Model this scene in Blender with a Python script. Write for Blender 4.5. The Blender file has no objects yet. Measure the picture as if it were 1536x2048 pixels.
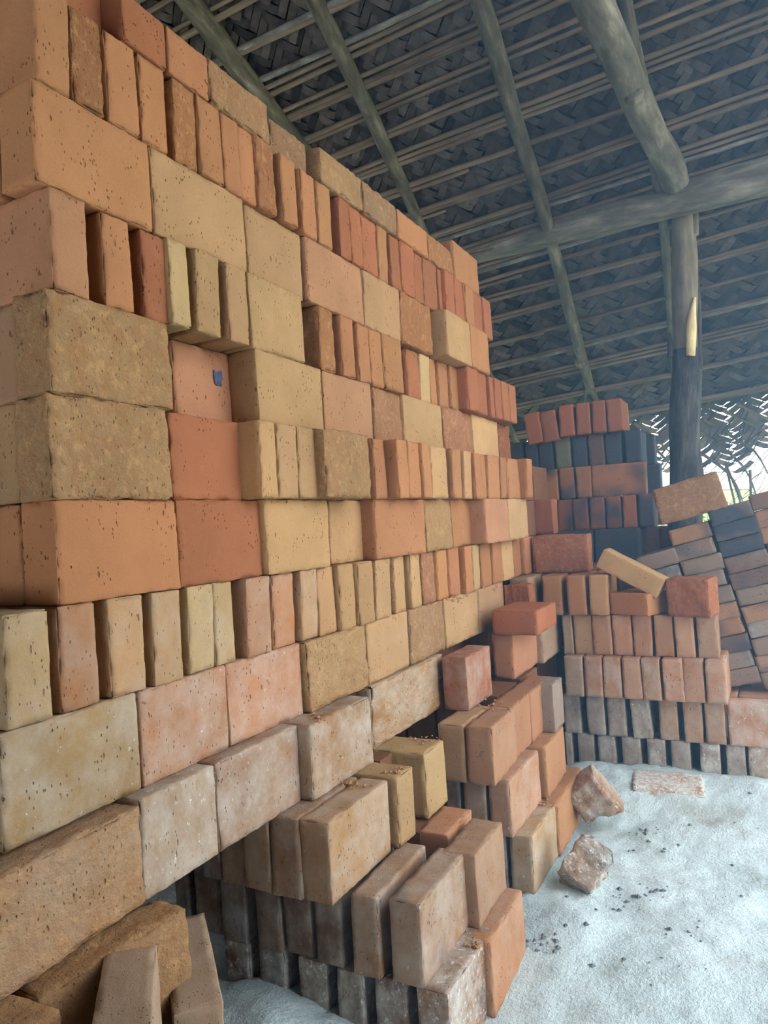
import bpy, math, random
from mathutils import Vector, Matrix, noise

# ------------------------------------------------------------------ camera, sky, exposure
U = 0.125                      # one course height (m); the layout below is in courses
ZG = 6.60                      # eye height above the ash floor, in courses
F, CX, CY = 1450.0, 768.0, 1024.0      # focal length / centre for a 1536 x 2048 frame
AX = Vector((0.88565119, -0.06128523, -0.46028914))   # world X, Y, Z seen in (right, down, forward)
AY = Vector((0.46034301, -0.01407964, 0.88762947))
AZ = Vector((-0.06087928, -0.99802098, 0.01574258))
scene = bpy.context.scene
C = scene.collection
cam_d = bpy.data.cameras.new('camera')
cam_d.sensor_fit = 'HORIZONTAL'; cam_d.sensor_width = 36.0
cam_d.lens = 36.0 * F / 1536.0
cam_d.clip_start = 0.02; cam_d.clip_end = 500
cam = bpy.data.objects.new('camera', cam_d); C.objects.link(cam)
rt = Vector((AX[0], AY[0], AZ[0])); up = -Vector((AX[1], AY[1], AZ[1])); bk = -Vector((AX[2], AY[2], AZ[2]))
M = Matrix((rt, up, bk)).transposed().to_4x4(); M.translation = Vector((0, 0, ZG * U))
cam.matrix_world = M
scene.camera = cam

world = bpy.data.worlds.new('sky'); scene.world = world; world.use_nodes = True
wn = world.node_tree.nodes; wl = world.node_tree.links
bg = wn['Background']
wtc = wn.new('ShaderNodeTexCoord'); wsep = wn.new('ShaderNodeSeparateXYZ'); wr = wn.new('ShaderNodeValToRGB')
wl.new(wtc.outputs['Generated'], wsep.inputs[0]); wl.new(wsep.outputs['Z'], wr.inputs[0])
wr.color_ramp.elements[0].position = 0.0; wr.color_ramp.elements[0].color = (0.90, 0.95, 1.0, 1)
wr.color_ramp.elements[1].position = 0.6; wr.color_ramp.elements[1].color = (0.86, 0.93, 1.0, 1)
wl.new(wr.outputs[0], bg.inputs['Color'])
bg.inputs['Strength'].default_value = 4.9
vs = scene.view_settings
vs.view_transform = 'Standard'; vs.look = 'None'; vs.gamma = 1.0; vs.use_curve_mapping = False
vs.exposure = 0.0

# ------------------------------------------------------------------ helpers
RND = random.Random(7)
W = -5.826                     # X of the long face of the tall stack
def m(p): return Vector((p[0] * U, p[1] * U, (p[2] + ZG) * U))
def ray(px, py):
    c = Vector((px - CX, py - CY, F)); return Vector((AX.dot(c), AY.dot(c), AZ.dot(c)))
def on_x(px, py, x): d = ray(px, py); return d * (x / d.x)
def on_y(px, py, y): d = ray(px, py); return d * (y / d.y)
def on_z(px, py, z): d = ray(px, py); return d * (z / d.z)
def at_depth(px, py, k): return ray(px, py) * (k / F)
def cam_of(p): return AX * p[0] + AY * p[1] + AZ * p[2]
def y_at(px, x, z):            # Y of the point on plane X=x at height z seen in column px
    k = (px - CX) / F
    a = cam_of((x, 0, z)); b = AY
    return -(a.x - k * a.z) / (b.x - k * b.z)
def x_at(px, y, z):
    k = (px - CX) / F
    a = cam_of((0, y, z)); b = AX
    return -(a.x - k * a.z) / (b.x - k * b.z)
def J(k): return 0.41 + k

def srgb(r, g, b):
    f = lambda v: (v / 255 / 12.92) if v / 255 <= 0.04045 else ((v / 255 + 0.055) / 1.055) ** 2.4
    return (f(r), f(g), f(b))
def tag(o, label=None, cat=None, group=None, kind=None):
    if label: o['label'] = label
    if cat: o['category'] = cat
    if group: o['group'] = group
    if kind: o['kind'] = kind
    return o
def mesh_obj(name, verts, faces, mat, parent=None, smooth=False):
    me = bpy.data.meshes.new(name); me.from_pydata([tuple(v) for v in verts], [], faces); me.update()
    if mat: me.materials.append(mat)
    if smooth: me.polygons.foreach_set('use_smooth', [True] * len(me.polygons))
    o = bpy.data.objects.new(name, me); C.objects.link(o)
    if parent: o.parent = parent
    return o
def empty(name, loc=(0, 0, 0)):
    o = bpy.data.objects.new(name, None); C.objects.link(o); o.location = loc; return o

# ------------------------------------------------------------------ materials
def new_mat(name):
    mt = bpy.data.materials.new(name); mt.use_nodes = True
    nt = mt.node_tree; b = nt.nodes['Principled BSDF']
    b.inputs['Roughness'].default_value = 0.9; b.inputs['Specular IOR Level'].default_value = 0.15
    return mt, nt, b
def N(nt, t, **kw):
    n = nt.nodes.new(t)
    for k, v in kw.items(): setattr(n, k, v)
    return n
def noise_n(nt, vec, scale, detail=4, rough=0.6):
    n = N(nt, 'ShaderNodeTexNoise'); n.inputs['Scale'].default_value = scale
    n.inputs['Detail'].default_value = detail; n.inputs['Roughness'].default_value = rough
    nt.links.new(vec, n.inputs['Vector']); return n.outputs['Fac']
def ramp(nt, fac, stops):
    r = N(nt, 'ShaderNodeValToRGB'); cr = r.color_ramp
    while len(cr.elements) < len(stops): cr.elements.new(0.5)
    for e, (p, c) in zip(cr.elements, stops):
        e.position = p; e.color = (c, c, c, 1) if isinstance(c, (int, float)) else (*c, 1)
    nt.links.new(fac, r.inputs[0]); return r.outputs[0]
def mixc(nt, fac, a, b, mode='MIX'):
    n = N(nt, 'ShaderNodeMix', data_type='RGBA', blend_type=mode)
    for sock, v in ((n.inputs[0], fac), (n.inputs[6], a), (n.inputs[7], b)):
        if hasattr(v, 'is_output'): nt.links.new(v, sock)
        elif isinstance(v, (int, float)): sock.default_value = v
        else: sock.default_value = (*v, 1)
    return n.outputs[2]
def mth(nt, op, a, b=None, clamp=False):
    n = N(nt, 'ShaderNodeMath', operation=op, use_clamp=clamp)
    for sock, v in zip(n.inputs, (a, b)):
        if v is None: continue
        if hasattr(v, 'is_output'): nt.links.new(v, sock)
        else: sock.default_value = v
    return n.outputs[0]
def bump(nt, b, h, strength, dist):
    n = N(nt, 'ShaderNodeBump'); n.inputs['Strength'].default_value = strength
    n.inputs['Distance'].default_value = dist
    nt.links.new(h, n.inputs['Height']); nt.links.new(n.outputs[0], b.inputs['Normal'])

def brick_material():
    mt, nt, b = new_mat('fired_clay'); L = nt.links
    tc = N(nt, 'ShaderNodeTexCoord'); oi = N(nt, 'ShaderNodeObjectInfo')
    off = N(nt, 'ShaderNodeVectorMath', operation='SCALE')
    comb = N(nt, 'ShaderNodeCombineXYZ')
    for i, k in enumerate((3.1, 7.7, 5.3)): L.new(mth(nt, 'MULTIPLY', oi.outputs['Random'], k), comb.inputs[i])
    add = N(nt, 'ShaderNodeVectorMath', operation='ADD')
    L.new(tc.outputs['Object'], add.inputs[0]); L.new(comb.outputs[0], add.inputs[1]); v = add.outputs[0]
    def attr(name):
        a = N(nt, 'ShaderNodeAttribute', attribute_type='OBJECT', attribute_name=name); return a.outputs['Fac']
    rough, soot, ash = attr('rough'), attr('soot'), attr('ash')
    big = noise_n(nt, v, 9, 3); mid = noise_n(nt, v, 38, 5, 0.65); fine = noise_n(nt, v, 420, 3, 0.7)
    col = oi.outputs['Color']
    col = mixc(nt, 1.0, col, ramp(nt, big, [(0.25, 0.86), (0.75, 1.10)]), 'MULTIPLY')
    col = mixc(nt, 1.0, col, ramp(nt, fine, [(0.3, 0.90), (0.7, 1.06)]), 'MULTIPLY')
    # mud smears on the rough faces
    sm = mth(nt, 'MULTIPLY', ramp(nt, mid, [(0.45, 0.0), (0.62, 1.0)]), rough)
    col = mixc(nt, mth(nt, 'MULTIPLY', sm, 0.30), col, srgb(150, 96, 58))
    pale = mth(nt, 'MULTIPLY', ramp(nt, noise_n(nt, v, 70, 5, 0.7), [(0.52, 0.0), (0.66, 1.0)]), rough)
    col = mixc(nt, mth(nt, 'MULTIPLY', pale, 0.30), col, srgb(226, 180, 122))
    # pores: small elongated pits, in two sizes, gathered in patches
    pits = []
    for sc, lo, hi, g0, sq in ((80, 0.05, 0.16, 0.52, 0.40), (170, 0.06, 0.20, 0.49, 0.55)):
        mp = N(nt, 'ShaderNodeMapping'); mp.inputs['Scale'].default_value = (1.0, 1.0, sq); mp.inputs['Rotation'].default_value = (0.4, 0.5, 0.2)
        L.new(v, mp.inputs[0])
        vo = N(nt, 'ShaderNodeTexVoronoi'); vo.inputs['Scale'].default_value = sc; vo.inputs['Randomness'].default_value = 1.0
        L.new(mp.outputs[0], vo.inputs['Vector'])
        pt = ramp(nt, vo.outputs['Distance'], [(lo, 1.0), (hi, 0.0)])
        gate = ramp(nt, mth(nt, 'ADD', noise_n(nt, v, 26, 3), mth(nt, 'MULTIPLY', rough, 0.06)), [(g0, 0.0), (g0 + .1, 1.0)])
        pits.append(mth(nt, 'MULTIPLY', pt, gate))
    pit = mth(nt, 'MAXIMUM', pits[0], pits[1])
    col = mixc(nt, mth(nt, 'MULTIPLY', pit, 0.4), col, srgb(120, 70, 42))
    # firing stains
    sn = noise_n(nt, v, 9, 2, 0.4)
    th = mth(nt, 'ADD', sn, mth(nt, 'SUBTRACT', mth(nt, 'MULTIPLY', soot, 0.75), 0.36))
    sf = mth(nt, 'MULTIPLY', ramp(nt, th, [(0.38, 0.0), (0.64, 1.0)]), ramp(nt, soot, [(0.0, 0.0), (0.12, 1.0)]))
    col = mixc(nt, mth(nt, 'MULTIPLY', sf, 0.95), col, srgb(64, 70, 80))
    # ash dust: a thin film plus specks and smears
    film = mth(nt, 'MULTIPLY', ramp(nt, noise_n(nt, v, 16, 4, 0.7), [(0.35, 0.0), (0.70, 1.0)]), mth(nt, 'MULTIPLY', ash, 2.0), True)
    col = mixc(nt, mth(nt, 'MULTIPLY', film, 0.75), col, srgb(206, 206, 200))
    an = noise_n(nt, v, 75, 6, 0.8)
    at = mth(nt, 'ADD', an, mth(nt, 'SUBTRACT', mth(nt, 'MULTIPLY', ash, 0.26), 0.29))
    af = mth(nt, 'MULTIPLY', ramp(nt, at, [(0.40, 0.0), (0.47, 1.0)]), ramp(nt, ash, [(0.0, 0.0), (0.05, 1.0)]))
    col = mixc(nt, mth(nt, 'MULTIPLY', af, 0.8), col, srgb(226, 232, 232))
    L.new(col, b.inputs['Base Color'])
    h = mth(nt, 'ADD', mth(nt, 'MULTIPLY', fine, 0.08), mth(nt, 'MULTIPLY', noise_n(nt, v, 85, 6, 0.7), mth(nt, 'ADD', mth(nt, 'MULTIPLY', rough, 1.0), 0.12)))
    h = mth(nt, 'SUBTRACT', h, mth(nt, 'MULTIPLY', pit, 0.6))
    bump(nt, b, h, 1.0, 0.006)
    return mt
BRICK = brick_material()

def ash_material():
    mt, nt, b = new_mat('ash'); L = nt.links
    tc = N(nt, 'ShaderNodeTexCoord'); v = tc.outputs['Object']
    big = noise_n(nt, v, 2.4, 5, 0.6); mid = noise_n(nt, v, 14, 6, 0.7); fine = noise_n(nt, v, 160, 4, 0.75)
    col = ramp(nt, big, [(0.34, srgb(200, 216, 216)), (0.43, srgb(222, 244, 249)), (0.58, srgb(230, 250, 255))])
    col = mixc(nt, 1.0, col, ramp(nt, mid, [(0.30, 0.84), (0.48, 1.0)]), 'MULTIPLY')
    col = mixc(nt, 1.0, col, ramp(nt, fine, [(0.28, 0.80), (0.55, 1.03)]), 'MULTIPLY')
    brown = ramp(nt, noise_n(nt, v, 3.3, 4), [(0.56, 0.0), (0.68, 1.0)])
    col = mixc(nt, mth(nt, 'MULTIPLY', brown, 0.4), col, srgb(170, 158, 138))
    L.new(col, b.inputs['Base Color'])
    h = mth(nt, 'ADD', mth(nt, 'MULTIPLY', mid, 0.8), mth(nt, 'MULTIPLY', fine, 0.35))
    bump(nt, b, h, 1.0, 0.022)
    return mt
ASH = ash_material()

def wood_material(name, c1, c2, c3, scale=30, bs=0.6, bd=0.006, stretch=0.25):
    mt, nt, b = new_mat(name); L = nt.links
    tc = N(nt, 'ShaderNodeTexCoord'); mp = N(nt, 'ShaderNodeMapping')
    mp.inputs['Scale'].default_value = (1, 1, stretch); L.new(tc.outputs['Object'], mp.inputs[0]); v = mp.outputs[0]
    a = noise_n(nt, v, scale, 6, 0.65); g = noise_n(nt, tc.outputs['Object'], scale * 0.35, 4)
    col = ramp(nt, a, [(0.30, c1), (0.52, c2), (0.70, c3)])
    col = mixc(nt, 1.0, col, ramp(nt, g, [(0.3, 0.72), (0.7, 1.15)]), 'MULTIPLY')
    L.new(col, b.inputs['Base Color']); bump(nt, b, a, bs, bd)
    return mt
BARK_POLE = wood_material('mottled_pole_bark', srgb(50, 46, 36), srgb(88, 84, 68), srgb(126, 122, 106), 30)
BARK_LOG = wood_material('pale_log_bark', srgb(58, 54, 48), srgb(100, 97, 86), srgb(138, 136, 124), 26)
BARK_POST = wood_material('furrowed_post_bark', srgb(36, 36, 38), srgb(68, 68, 68), srgb(100, 96, 88), 42, 1.0, 0.016, 0.22)
PEELED = wood_material('peeled_wood', srgb(84, 78, 64), srgb(114, 108, 92), srgb(146, 138, 118), 30, 0.4, 0.004, 0.12)
FRESH = wood_material('fresh_split_wood', srgb(196, 176, 130), srgb(222, 206, 160), srgb(236, 224, 188), 40, 0.4, 0.004, 0.12)
STALK = wood_material('dry_leaf_stalk', srgb(60, 52, 42), srgb(100, 88, 71), srgb(132, 118, 97), 30, 0.5, 0.003, 0.1)
STALK_PALE = wood_material('lichened_stick', srgb(70, 68, 62), srgb(100, 98, 90), srgb(130, 128, 120), 40, 0.5, 0.003, 0.4)

def leaf_material(name, cols):
    mt, nt, b = new_mat(name); L = nt.links
    g = N(nt, 'ShaderNodeNewGeometry'); tc = N(nt, 'ShaderNodeTexCoord')
    col = ramp(nt, g.outputs['Random Per Island'], [(i / (len(cols) - 1), c) for i, c in enumerate(cols)])
    f = noise_n(nt, tc.outputs['Object'], 60, 4)
    col = mixc(nt, 1.0, col, ramp(nt, f, [(0.3, 0.75), (0.7, 1.15)]), 'MULTIPLY')
    L.new(col, b.inputs['Base Color']); bump(nt, b, f, 0.4, 0.003)
    tr = N(nt, 'ShaderNodeBsdfTranslucent'); mx = N(nt, 'ShaderNodeMixShader'); mx.inputs[0].default_value = 0.3
    L.new(col, tr.inputs['Color']); L.new(b.outputs[0], mx.inputs[1]); L.new(tr.outputs[0], mx.inputs[2]); L.new(mx.outputs[0], nt.nodes['Material Output'].inputs['Surface'])
    return mt
MAT_LEAF = leaf_material('dry_palm_leaf', [srgb(40, 37, 34), srgb(88, 81, 73), srgb(56, 52, 48), srgb(106, 98, 87)])
GREEN = leaf_material('green_leaf', [srgb(64, 104, 52), srgb(110, 156, 78), srgb(84, 128, 70), srgb(140, 176, 100)])
GRASS = leaf_material('grass_blade', [srgb(120, 160, 84), srgb(158, 190, 110), srgb(134, 168, 92), srgb(182, 200, 138)])
def plain(name, c1, c2, scale=40, bs=0.5, bd=0.004):
    mt, nt, b = new_mat(name); tc = N(nt, 'ShaderNodeTexCoord')
    f = noise_n(nt, tc.outputs['Object'], scale, 5)
    nt.links.new(ramp(nt, f, [(0.3, c1), (0.7, c2)]), b.inputs['Base Color']); bump(nt, b, f, bs, bd); return mt
CHAR = plain('charcoal', srgb(70, 82, 92), srgb(140, 152, 158), 60)
ROOFTOP = plain('packed_thatch', srgb(26, 24, 22), srgb(42, 38, 34), 20)
SOIL = plain('field_soil', srgb(120, 150, 84), srgb(160, 184, 112), 3)
YARD = plain('pale_yard_earth', srgb(168, 158, 138), srgb(196, 188, 168), 3)
CONCRETE = plain('whitewashed_concrete', srgb(206, 212, 212), srgb(232, 236, 236), 20)
WIRE = plain('dull_wire', srgb(110, 112, 114), srgb(150, 152, 154), 20)
BLUE = plain('blue_smear', srgb(60, 70, 96), srgb(96, 106, 130), 120)

# ------------------------------------------------------------------ floor, field
def height_ash(x, y):
    h = 0.16 * noise.noise(Vector((x * 0.35, y * 0.35, 1.7))) + 0.09 * noise.noise(Vector((x * 1.1, y * 1.1, 4.2))) \
        + 0.045 * noise.noise(Vector((x * 3.1, y * 3.1, 8.2))) + 0.02 * noise.noise(Vector((x * 7.0, y * 7.0, 3.2)))
    # ash banked up in the fire mouth and along the far foot
    h += 0.55 * math.exp(-(((x + 6.0) / 1.6) ** 2 + ((y - 7.4) / 1.3) ** 2))
    h += 0.35 * math.exp(-((y - 17.6) / 1.3) ** 2) * (1 / (1 + math.exp((x + 4.9) * -3)))
    h += 0.25 * math.exp(-(((x + 3.2) / 0.8) ** 2 + ((y - 11.3) / 0.9) ** 2))
    return -6.55 + h
def grid(name, x0, x1, nx, y0, y1, ny, hf, mat):
    vs_, fs = [], []
    for j in range(ny + 1):
        for i in range(nx + 1):
            x = x0 + (x1 - x0) * i / nx; y = y0 + (y1 - y0) * j / ny
            vs_.append(m((x, y, hf(x, y))))
    for j in range(ny):
        for i in range(nx):
            a = j * (nx + 1) + i; fs.append((a, a + 1, a + nx + 2, a + nx + 1))
    return mesh_obj(name, vs_, fs, mat, smooth=True)
tag(grid('floor', -16, 10, 260, -10, 27, 370, height_ash, ASH), 'white ash covered floor in front of the brick stacks', 'floor', kind='structure')
field_h = lambda x, y: -6.9 + max(0, y - 60) * 0.045 + 0.3 * noise.noise(Vector((x * 0.08, y * 0.08, 0)))
tag(grid('ground', -200, 200, 60, 27.2, 340, 60, field_h, SOIL), 'bright green field behind the shed', 'field', kind='structure')
tag(grid('yard', 10.2, 120, 20, -120, 27, 20, lambda x, y: -6.7, YARD), 'pale earth yard beside the shed', 'yard', kind='structure')

# ------------------------------------------------------------------ bricks
def brick_mesh(seed, rough):
    r = random.Random(seed)
    dim = (0.8, 0.25, 0.5); rad = 0.018 if not rough else 0.024
    def coords(a, n):
        inner = [-a + rad + (2 * a - 2 * rad) * i / n for i in range(n + 1)]
        return [-a, -a + rad * 0.4] + inner + [a - rad * 0.4, a]
    cs = (coords(dim[0], 22), coords(dim[1], 7), coords(dim[2], 15))
    idx, vs_, fs = {}, [], []
    so = Vector((seed * 3.7, seed * 1.3, seed * 2.9))
    tap = [r.uniform(-0.02, 0.02) for _ in range(4)]
    def vert(i, j, k):
        key = (i, j, k)
        if key in idx: return idx[key]
        p = Vector((cs[0][i], cs[1][j], cs[2][k]))
        q = Vector([max(-d + rad, min(d - rad, c)) for d, c in zip(dim, p)])
        d = p - q
        e = sum(1 for c in d if abs(c) > rad * 0.3)
        if d.length > 1e-6: p = q + d.normalized() * rad
        nrm = d.normalized() if d.length > 1e-6 else Vector()
        amp = 0.010 if not rough else 0.020
        n = noise.noise(p * 3.0 + so) * amp + noise.noise(p * 9.0 + so) * amp * (0.6 if not rough else 0.9)
        if e >= 2: n -= max(0, noise.noise(p * 6.0 + so * 1.7) - 0.08) * (0.07 if not rough else 0.10) + max(0, noise.noise(p * 26 + so)) * (0.03 if not rough else .045)
        p = p + nrm * n
        p.y *= 1 + tap[0] * p.z * 2; p.x *= 1 + tap[1] * p.z; p.x += tap[2] * p.z; p.z += tap[3] * p.x * 0.4
        idx[key] = len(vs_); vs_.append(p * U); return idx[key]
    n = [len(c) for c in cs]
    for (a, b_, c) in ((0, 1, 2), (1, 2, 0), (2, 0, 1)):
        for side in (0, n[c] - 1):
            for i in range(n[a] - 1):
                for j in range(n[b_] - 1):
                    quad = []
                    for di, dj in ((0, 0), (1, 0), (1, 1), (0, 1)):
                        t = [0, 0, 0]; t[a] = i + di; t[b_] = j + dj; t[c] = side; quad.append(vert(*t))
                    fs.append(quad if side else quad[::-1])
    me = bpy.data.meshes.new('brick'); me.from_pydata([tuple(v) for v in vs_], [], fs); me.update()
    me.polygons.foreach_set('use_smooth', [True] * len(me.polygons)); me.materials.append(BRICK)
    return me
SMOOTH = [brick_mesh(i + 1, False) for i in range(9)]
ROUGH = [brick_mesh(i + 41, True) for i in range(6)]
PAL = {'T': (168, 132, 95), 'O': (163, 114, 79), 'R': (153, 97, 69), 'P': (167, 122, 91), 'Y': (176, 145, 104), 'N': (151, 117, 90),
       'L': (160, 132, 95), 'D': (112, 90, 77), 'B': (134, 117, 105), 'V': (158, 130, 107), 'G': (107, 107, 93)}
CNAME = {'T': 'tan', 'O': 'orange', 'R': 'red', 'P': 'pinkish', 'Y': 'pale yellow', 'N': 'brown', 'L': 'dusty buff', 'D': 'sooty brown', 'B': 'greyish brown', 'V': 'dusty mauve', 'G': 'olive grey'}
ORD = ['first', 'second', 'third', 'fourth', 'fifth', 'sixth', 'seventh', 'eighth', 'ninth', 'tenth', 'eleventh', 'twelfth', 'thirteenth',
       'fourteenth', 'fifteenth', 'sixteenth', 'seventeenth', 'eighteenth', 'nineteenth', 'twentieth', 'twenty-first', 'twenty-second',
       'twenty-third', 'twenty-fourth', 'twenty-fifth', 'twenty-sixth', 'twenty-seventh', 'twenty-eighth', 'twenty-ninth', 'thirtieth',
       'thirty-first', 'thirty-second', 'thirty-third', 'thirty-fourth']
ALLB = []
def brick(center, size, col, rot=(0, 0, 0), soot=0.0, ash=0.0, label=None, group=None, jit=1.0, axes='LTH'):
    """size = extents along (L, T, H); rot applied after the axis choice. axes: which world axes L, T, H lie on."""
    rough = 'r' in col; c = PAL[col[0]]
    me = RND.choice(ROUGH if rough else SMOOTH)
    o = bpy.data.objects.new('brick', me); C.objects.link(o)
    g = 0.012
    o.scale = ((size[0] - g) / 1.6, (size[1] - g) / 0.5, (size[2] - g * 0.5) / 1.0)
    base = {'Y': Matrix.Rotation(math.pi / 2, 3, 'Z'),                # L along Y, on edge
            'X': Matrix.Identity(3),                                  # L along X, on edge
            'FY': Matrix.Rotation(math.pi / 2, 3, 'Z') @ Matrix.Rotation(math.pi / 2, 3, 'X'),   # flat, L along Y
            'FX': Matrix.Rotation(math.pi / 2, 3, 'X'),               # flat, L along X
            'ZX': Matrix.Rotation(math.pi / 2, 3, 'Y')}[axes]
    flip = RND.choice((0, math.pi))
    R_ = Matrix.Rotation(rot[2], 3, 'Z') @ Matrix.Rotation(rot[1], 3, 'Y') @ Matrix.Rotation(rot[0], 3, 'X') @ base @ Matrix.Rotation(flip, 3, 'Z')
    o.rotation_euler = R_.to_euler(); o.location = m(center)
    k = RND.uniform(0.95, 1.05); s = [min(255, v * k * RND.uniform(0.985, 1.015)) for v in c]
    o.color = (*srgb(*s), 1.0)
    o['rough'] = 1.0 if rough else RND.uniform(0.0, 0.15); o['soot'] = float(soot); o['ash'] = float(ash)
    kind = ('rough ' if rough else ('smooth ' if soot < 0.3 else '')) + CNAME[col[0]] if soot < 0.45 else 'soot blackened'
    tag(o, (label or '{k} brick in the stack').format(k=kind), 'brick', group)
    ALLB.append(o); return o

# -- tall stack: long face, courses read along the wall: (kind, px near edge, px far edge, proud, colour)
S, Hd = 'S', 'H'
ROWS = {
 4: [(Hd,65,140,0,'O'),(Hd,142,208,0,'Or'),(Hd,212,277,0,'O'),(Hd,281,335,0,'O'),(Hd,347,395,0,'Or'),(Hd,395,443,0,'O'),(Hd,443,479,0,'O'),
     (Hd,480,515,0.02,'O'),(Hd,516,553,0.06,'Or'),(Hd,560,592,.02,'O'),(Hd,603,633,.02,'O'),(Hd,634,662,0,'O'),(Hd,677,700,0,'R'),(Hd,701,725,0,'R'),
     (Hd,725,756,0,'R'),(Hd,756,776,0,'O'),(Hd,782,801,0,'R'),(Hd,802,828,0,'R'),(Hd,828,847,0,'R'),(Hd,848,876,0.02,'R'),(Hd,877,891,0,'R'),
     (Hd,893,912,.12,'R'),(Hd,912,930,.12,'R'),(Hd,930,947,.12,'O'),(Hd,947,967,.12,'R'),(Hd,968,984,.12,'R')],
 3: [(S,65,304,0,'O'),(S,305,492,0,'T'),(S,493,604,-.06,'T'),(S,614,726,0,'P'),(S,728,801,0,'T'),(S,802,864,0.02,'Or'),(S,895,942,.26,'T'),(S,942,979,.26,'O')],
 2: [(Hd,103,180,.02,'P'),(Hd,207,267,0,'O'),(Hd,288,342,0,'R'),(Hd,342,382,.06,'Y'),(Hd,391,440,.06,'T'),(Hd,456,499,.1,'T'),(S,500,608,.06,'T'),
     (Hd,640,671,.02,'Or'),(Hd,681,708,0,'O'),(Hd,718,742,0,'O'),(Hd,743,768,0.02,'O'),(Hd,769,807,.05,'O'),(Hd,813,839,-.12,'R'),(Hd,839,859,-.12,'Y'),
     (Hd,860,873,-.12,'O'),(Hd,880,899,-.06,'O'),(Hd,900,917,-.06,'O'),(Hd,936,957,.2,'R'),(Hd,957,975,.2,'R'),(Hd,981,990,.22,'R'),(Hd,991,1004,.26,'R'),
     (Hd,1004,1018,.26,'R'),(Hd,1018,1032,.26,'R')],
 1: [(S,95,344,.03,'Tr'),(S,347,512,-.4,'P'),(S,514,647,.05,'T'),(S,648,745,0,'P'),(S,747,805,-.05,'Pr'),(S,808,886,0,'T'),(S,888,945,0,'Pr'),(S,947,997,.03,'Y'),(S,998,1021,-.06,'Rr')],
 0: [(S,100,341,.03,'Tr'),(S,341,486,-.03,'R'),(Hd,518,553,.28,'T'),(Hd,555,597,.28,'T'),(Hd,598,636,.28,'T'),(S,651,741,.42,'Tr'),(Hd,748,772,.3,'O'),
     (Hd,796,818,.5,'O'),(Hd,818,843,.5,'O'),(Hd,844,861,.5,'O'),(Hd,866,898,.45,'T'),(Hd,907,925,.45,'O'),(Hd,928,943,.45,'T'),(Hd,951,964,.45,'O'),(Hd,964,974,.45,'O'),
     (Hd,979,1001,.48,'O'),(Hd,1003,1015,.45,'O'),(Hd,1018,1042,.5,'O'),(Hd,1055,1066,.7,'O')],
 -1: [(S,113,358,0,'O'),(S,358,524,0,'R'),(S,533,659,.1,'T'),(S,660,738,-.05,'T'),(S,752,851,.22,'O'),(S,852,903,.2,'Tr'),(S,904,950,.12,'O'),(S,973,1018,.5,'P'),(S,1018,1056,.5,'Y')],
 -2: [(Hd,8,104,0,'L'),(Hd,118,199,0,'O'),(Hd,221,293,0,'T'),(Hd,305,364,0,'T'),(Hd,376,430,0,'Y'),(Hd,431,472,0,'Y'),(Hd,490,540,.02,'P'),(Hd,547,592,.02,'O'),
     (Hd,600,634,.02,'T'),(Hd,635,670,.02,'T'),(Hd,683,714,.12,'T'),(Hd,714,746,.12,'T'),(Hd,750,781,.12,'T'),(Hd,789,811,.1,'T'),(Hd,820,840,.1,'T'),(Hd,845,870,.08,'Pr'),
     (Hd,877,898,.14,'O'),(Hd,898,919,.14,'O'),(Hd,930,945,.2,'O'),(Hd,945,959,.2,'Y'),(Hd,963,983,.16,'O'),(Hd,985,1003,.16,'O'),(Hd,1006,1028,.2,'Y'),(Hd,1029,1043,.18,'O'),(Hd,1051,1066,.24,'O')],
 -3: [(S,2,281,0,'L'),(S,283,457,0,'P'),(S,458,604,0,'P'),(S,617,735,.1,'Tr'),(S,736,818,.08,'T'),(S,820,890,.08,'Tr'),(S,891,958,.1,'T'),(S,959,1009,.12,'T')],
 -4: [(S,285,435,.22,'V'),(S,436,600,.22,'N'),(S,625,744,.42,'N'),(S,746,889,.18,'Tr')],
}
ASHY = {-2: 0.12, -3: 0.22, -4: 0.30}
for b_, row in sorted(ROWS.items()):
    z0, z1 = J(b_), J(b_ + 1); zm = (z0 + z1) / 2
    n = 0
    for (k, a, c, off, col) in row:
        n += 1
        xf = W + off
        y0, y1 = y_at(a, xf, zm), y_at(c, xf, zm)
        ash = ASHY.get(b_, 0)
        if b_ == -3 and n > 3: ash = 0.05
        if b_ == -2 and n > 9: ash = 0.0
        lab = '{k} brick laid %s, %s from near end, %s course of tall stack' % ('lengthwise' if k == S else 'endwise', ORD[n - 1], ORD[b_ + 7])
        yaw = RND.uniform(-0.012, 0.012)
        if k == S:
            brick((xf - 0.25, (y0 + y1) / 2, zm), (y1 - y0, 0.5, 1.0), col, (0, 0, yaw), 0, ash, lab, 'bricks of the tall stack', axes='Y')
        else:
            j = RND.uniform(-0.025, 0.025)
            brick((xf - 0.8 + j, (y0 + y1) / 2, zm), (1.6, y1 - y0 - 0.01, 1.0), col, (0, 0, yaw), 0, ash, lab, 'bricks of the tall stack', axes='X')

def tall(center, size, col, label, axes='Y', rot=(0, 0, 0), soot=0, ash=0):
    return brick(center, size, col, rot, soot, ash, label, 'bricks of the tall stack', axes=axes)
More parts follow.
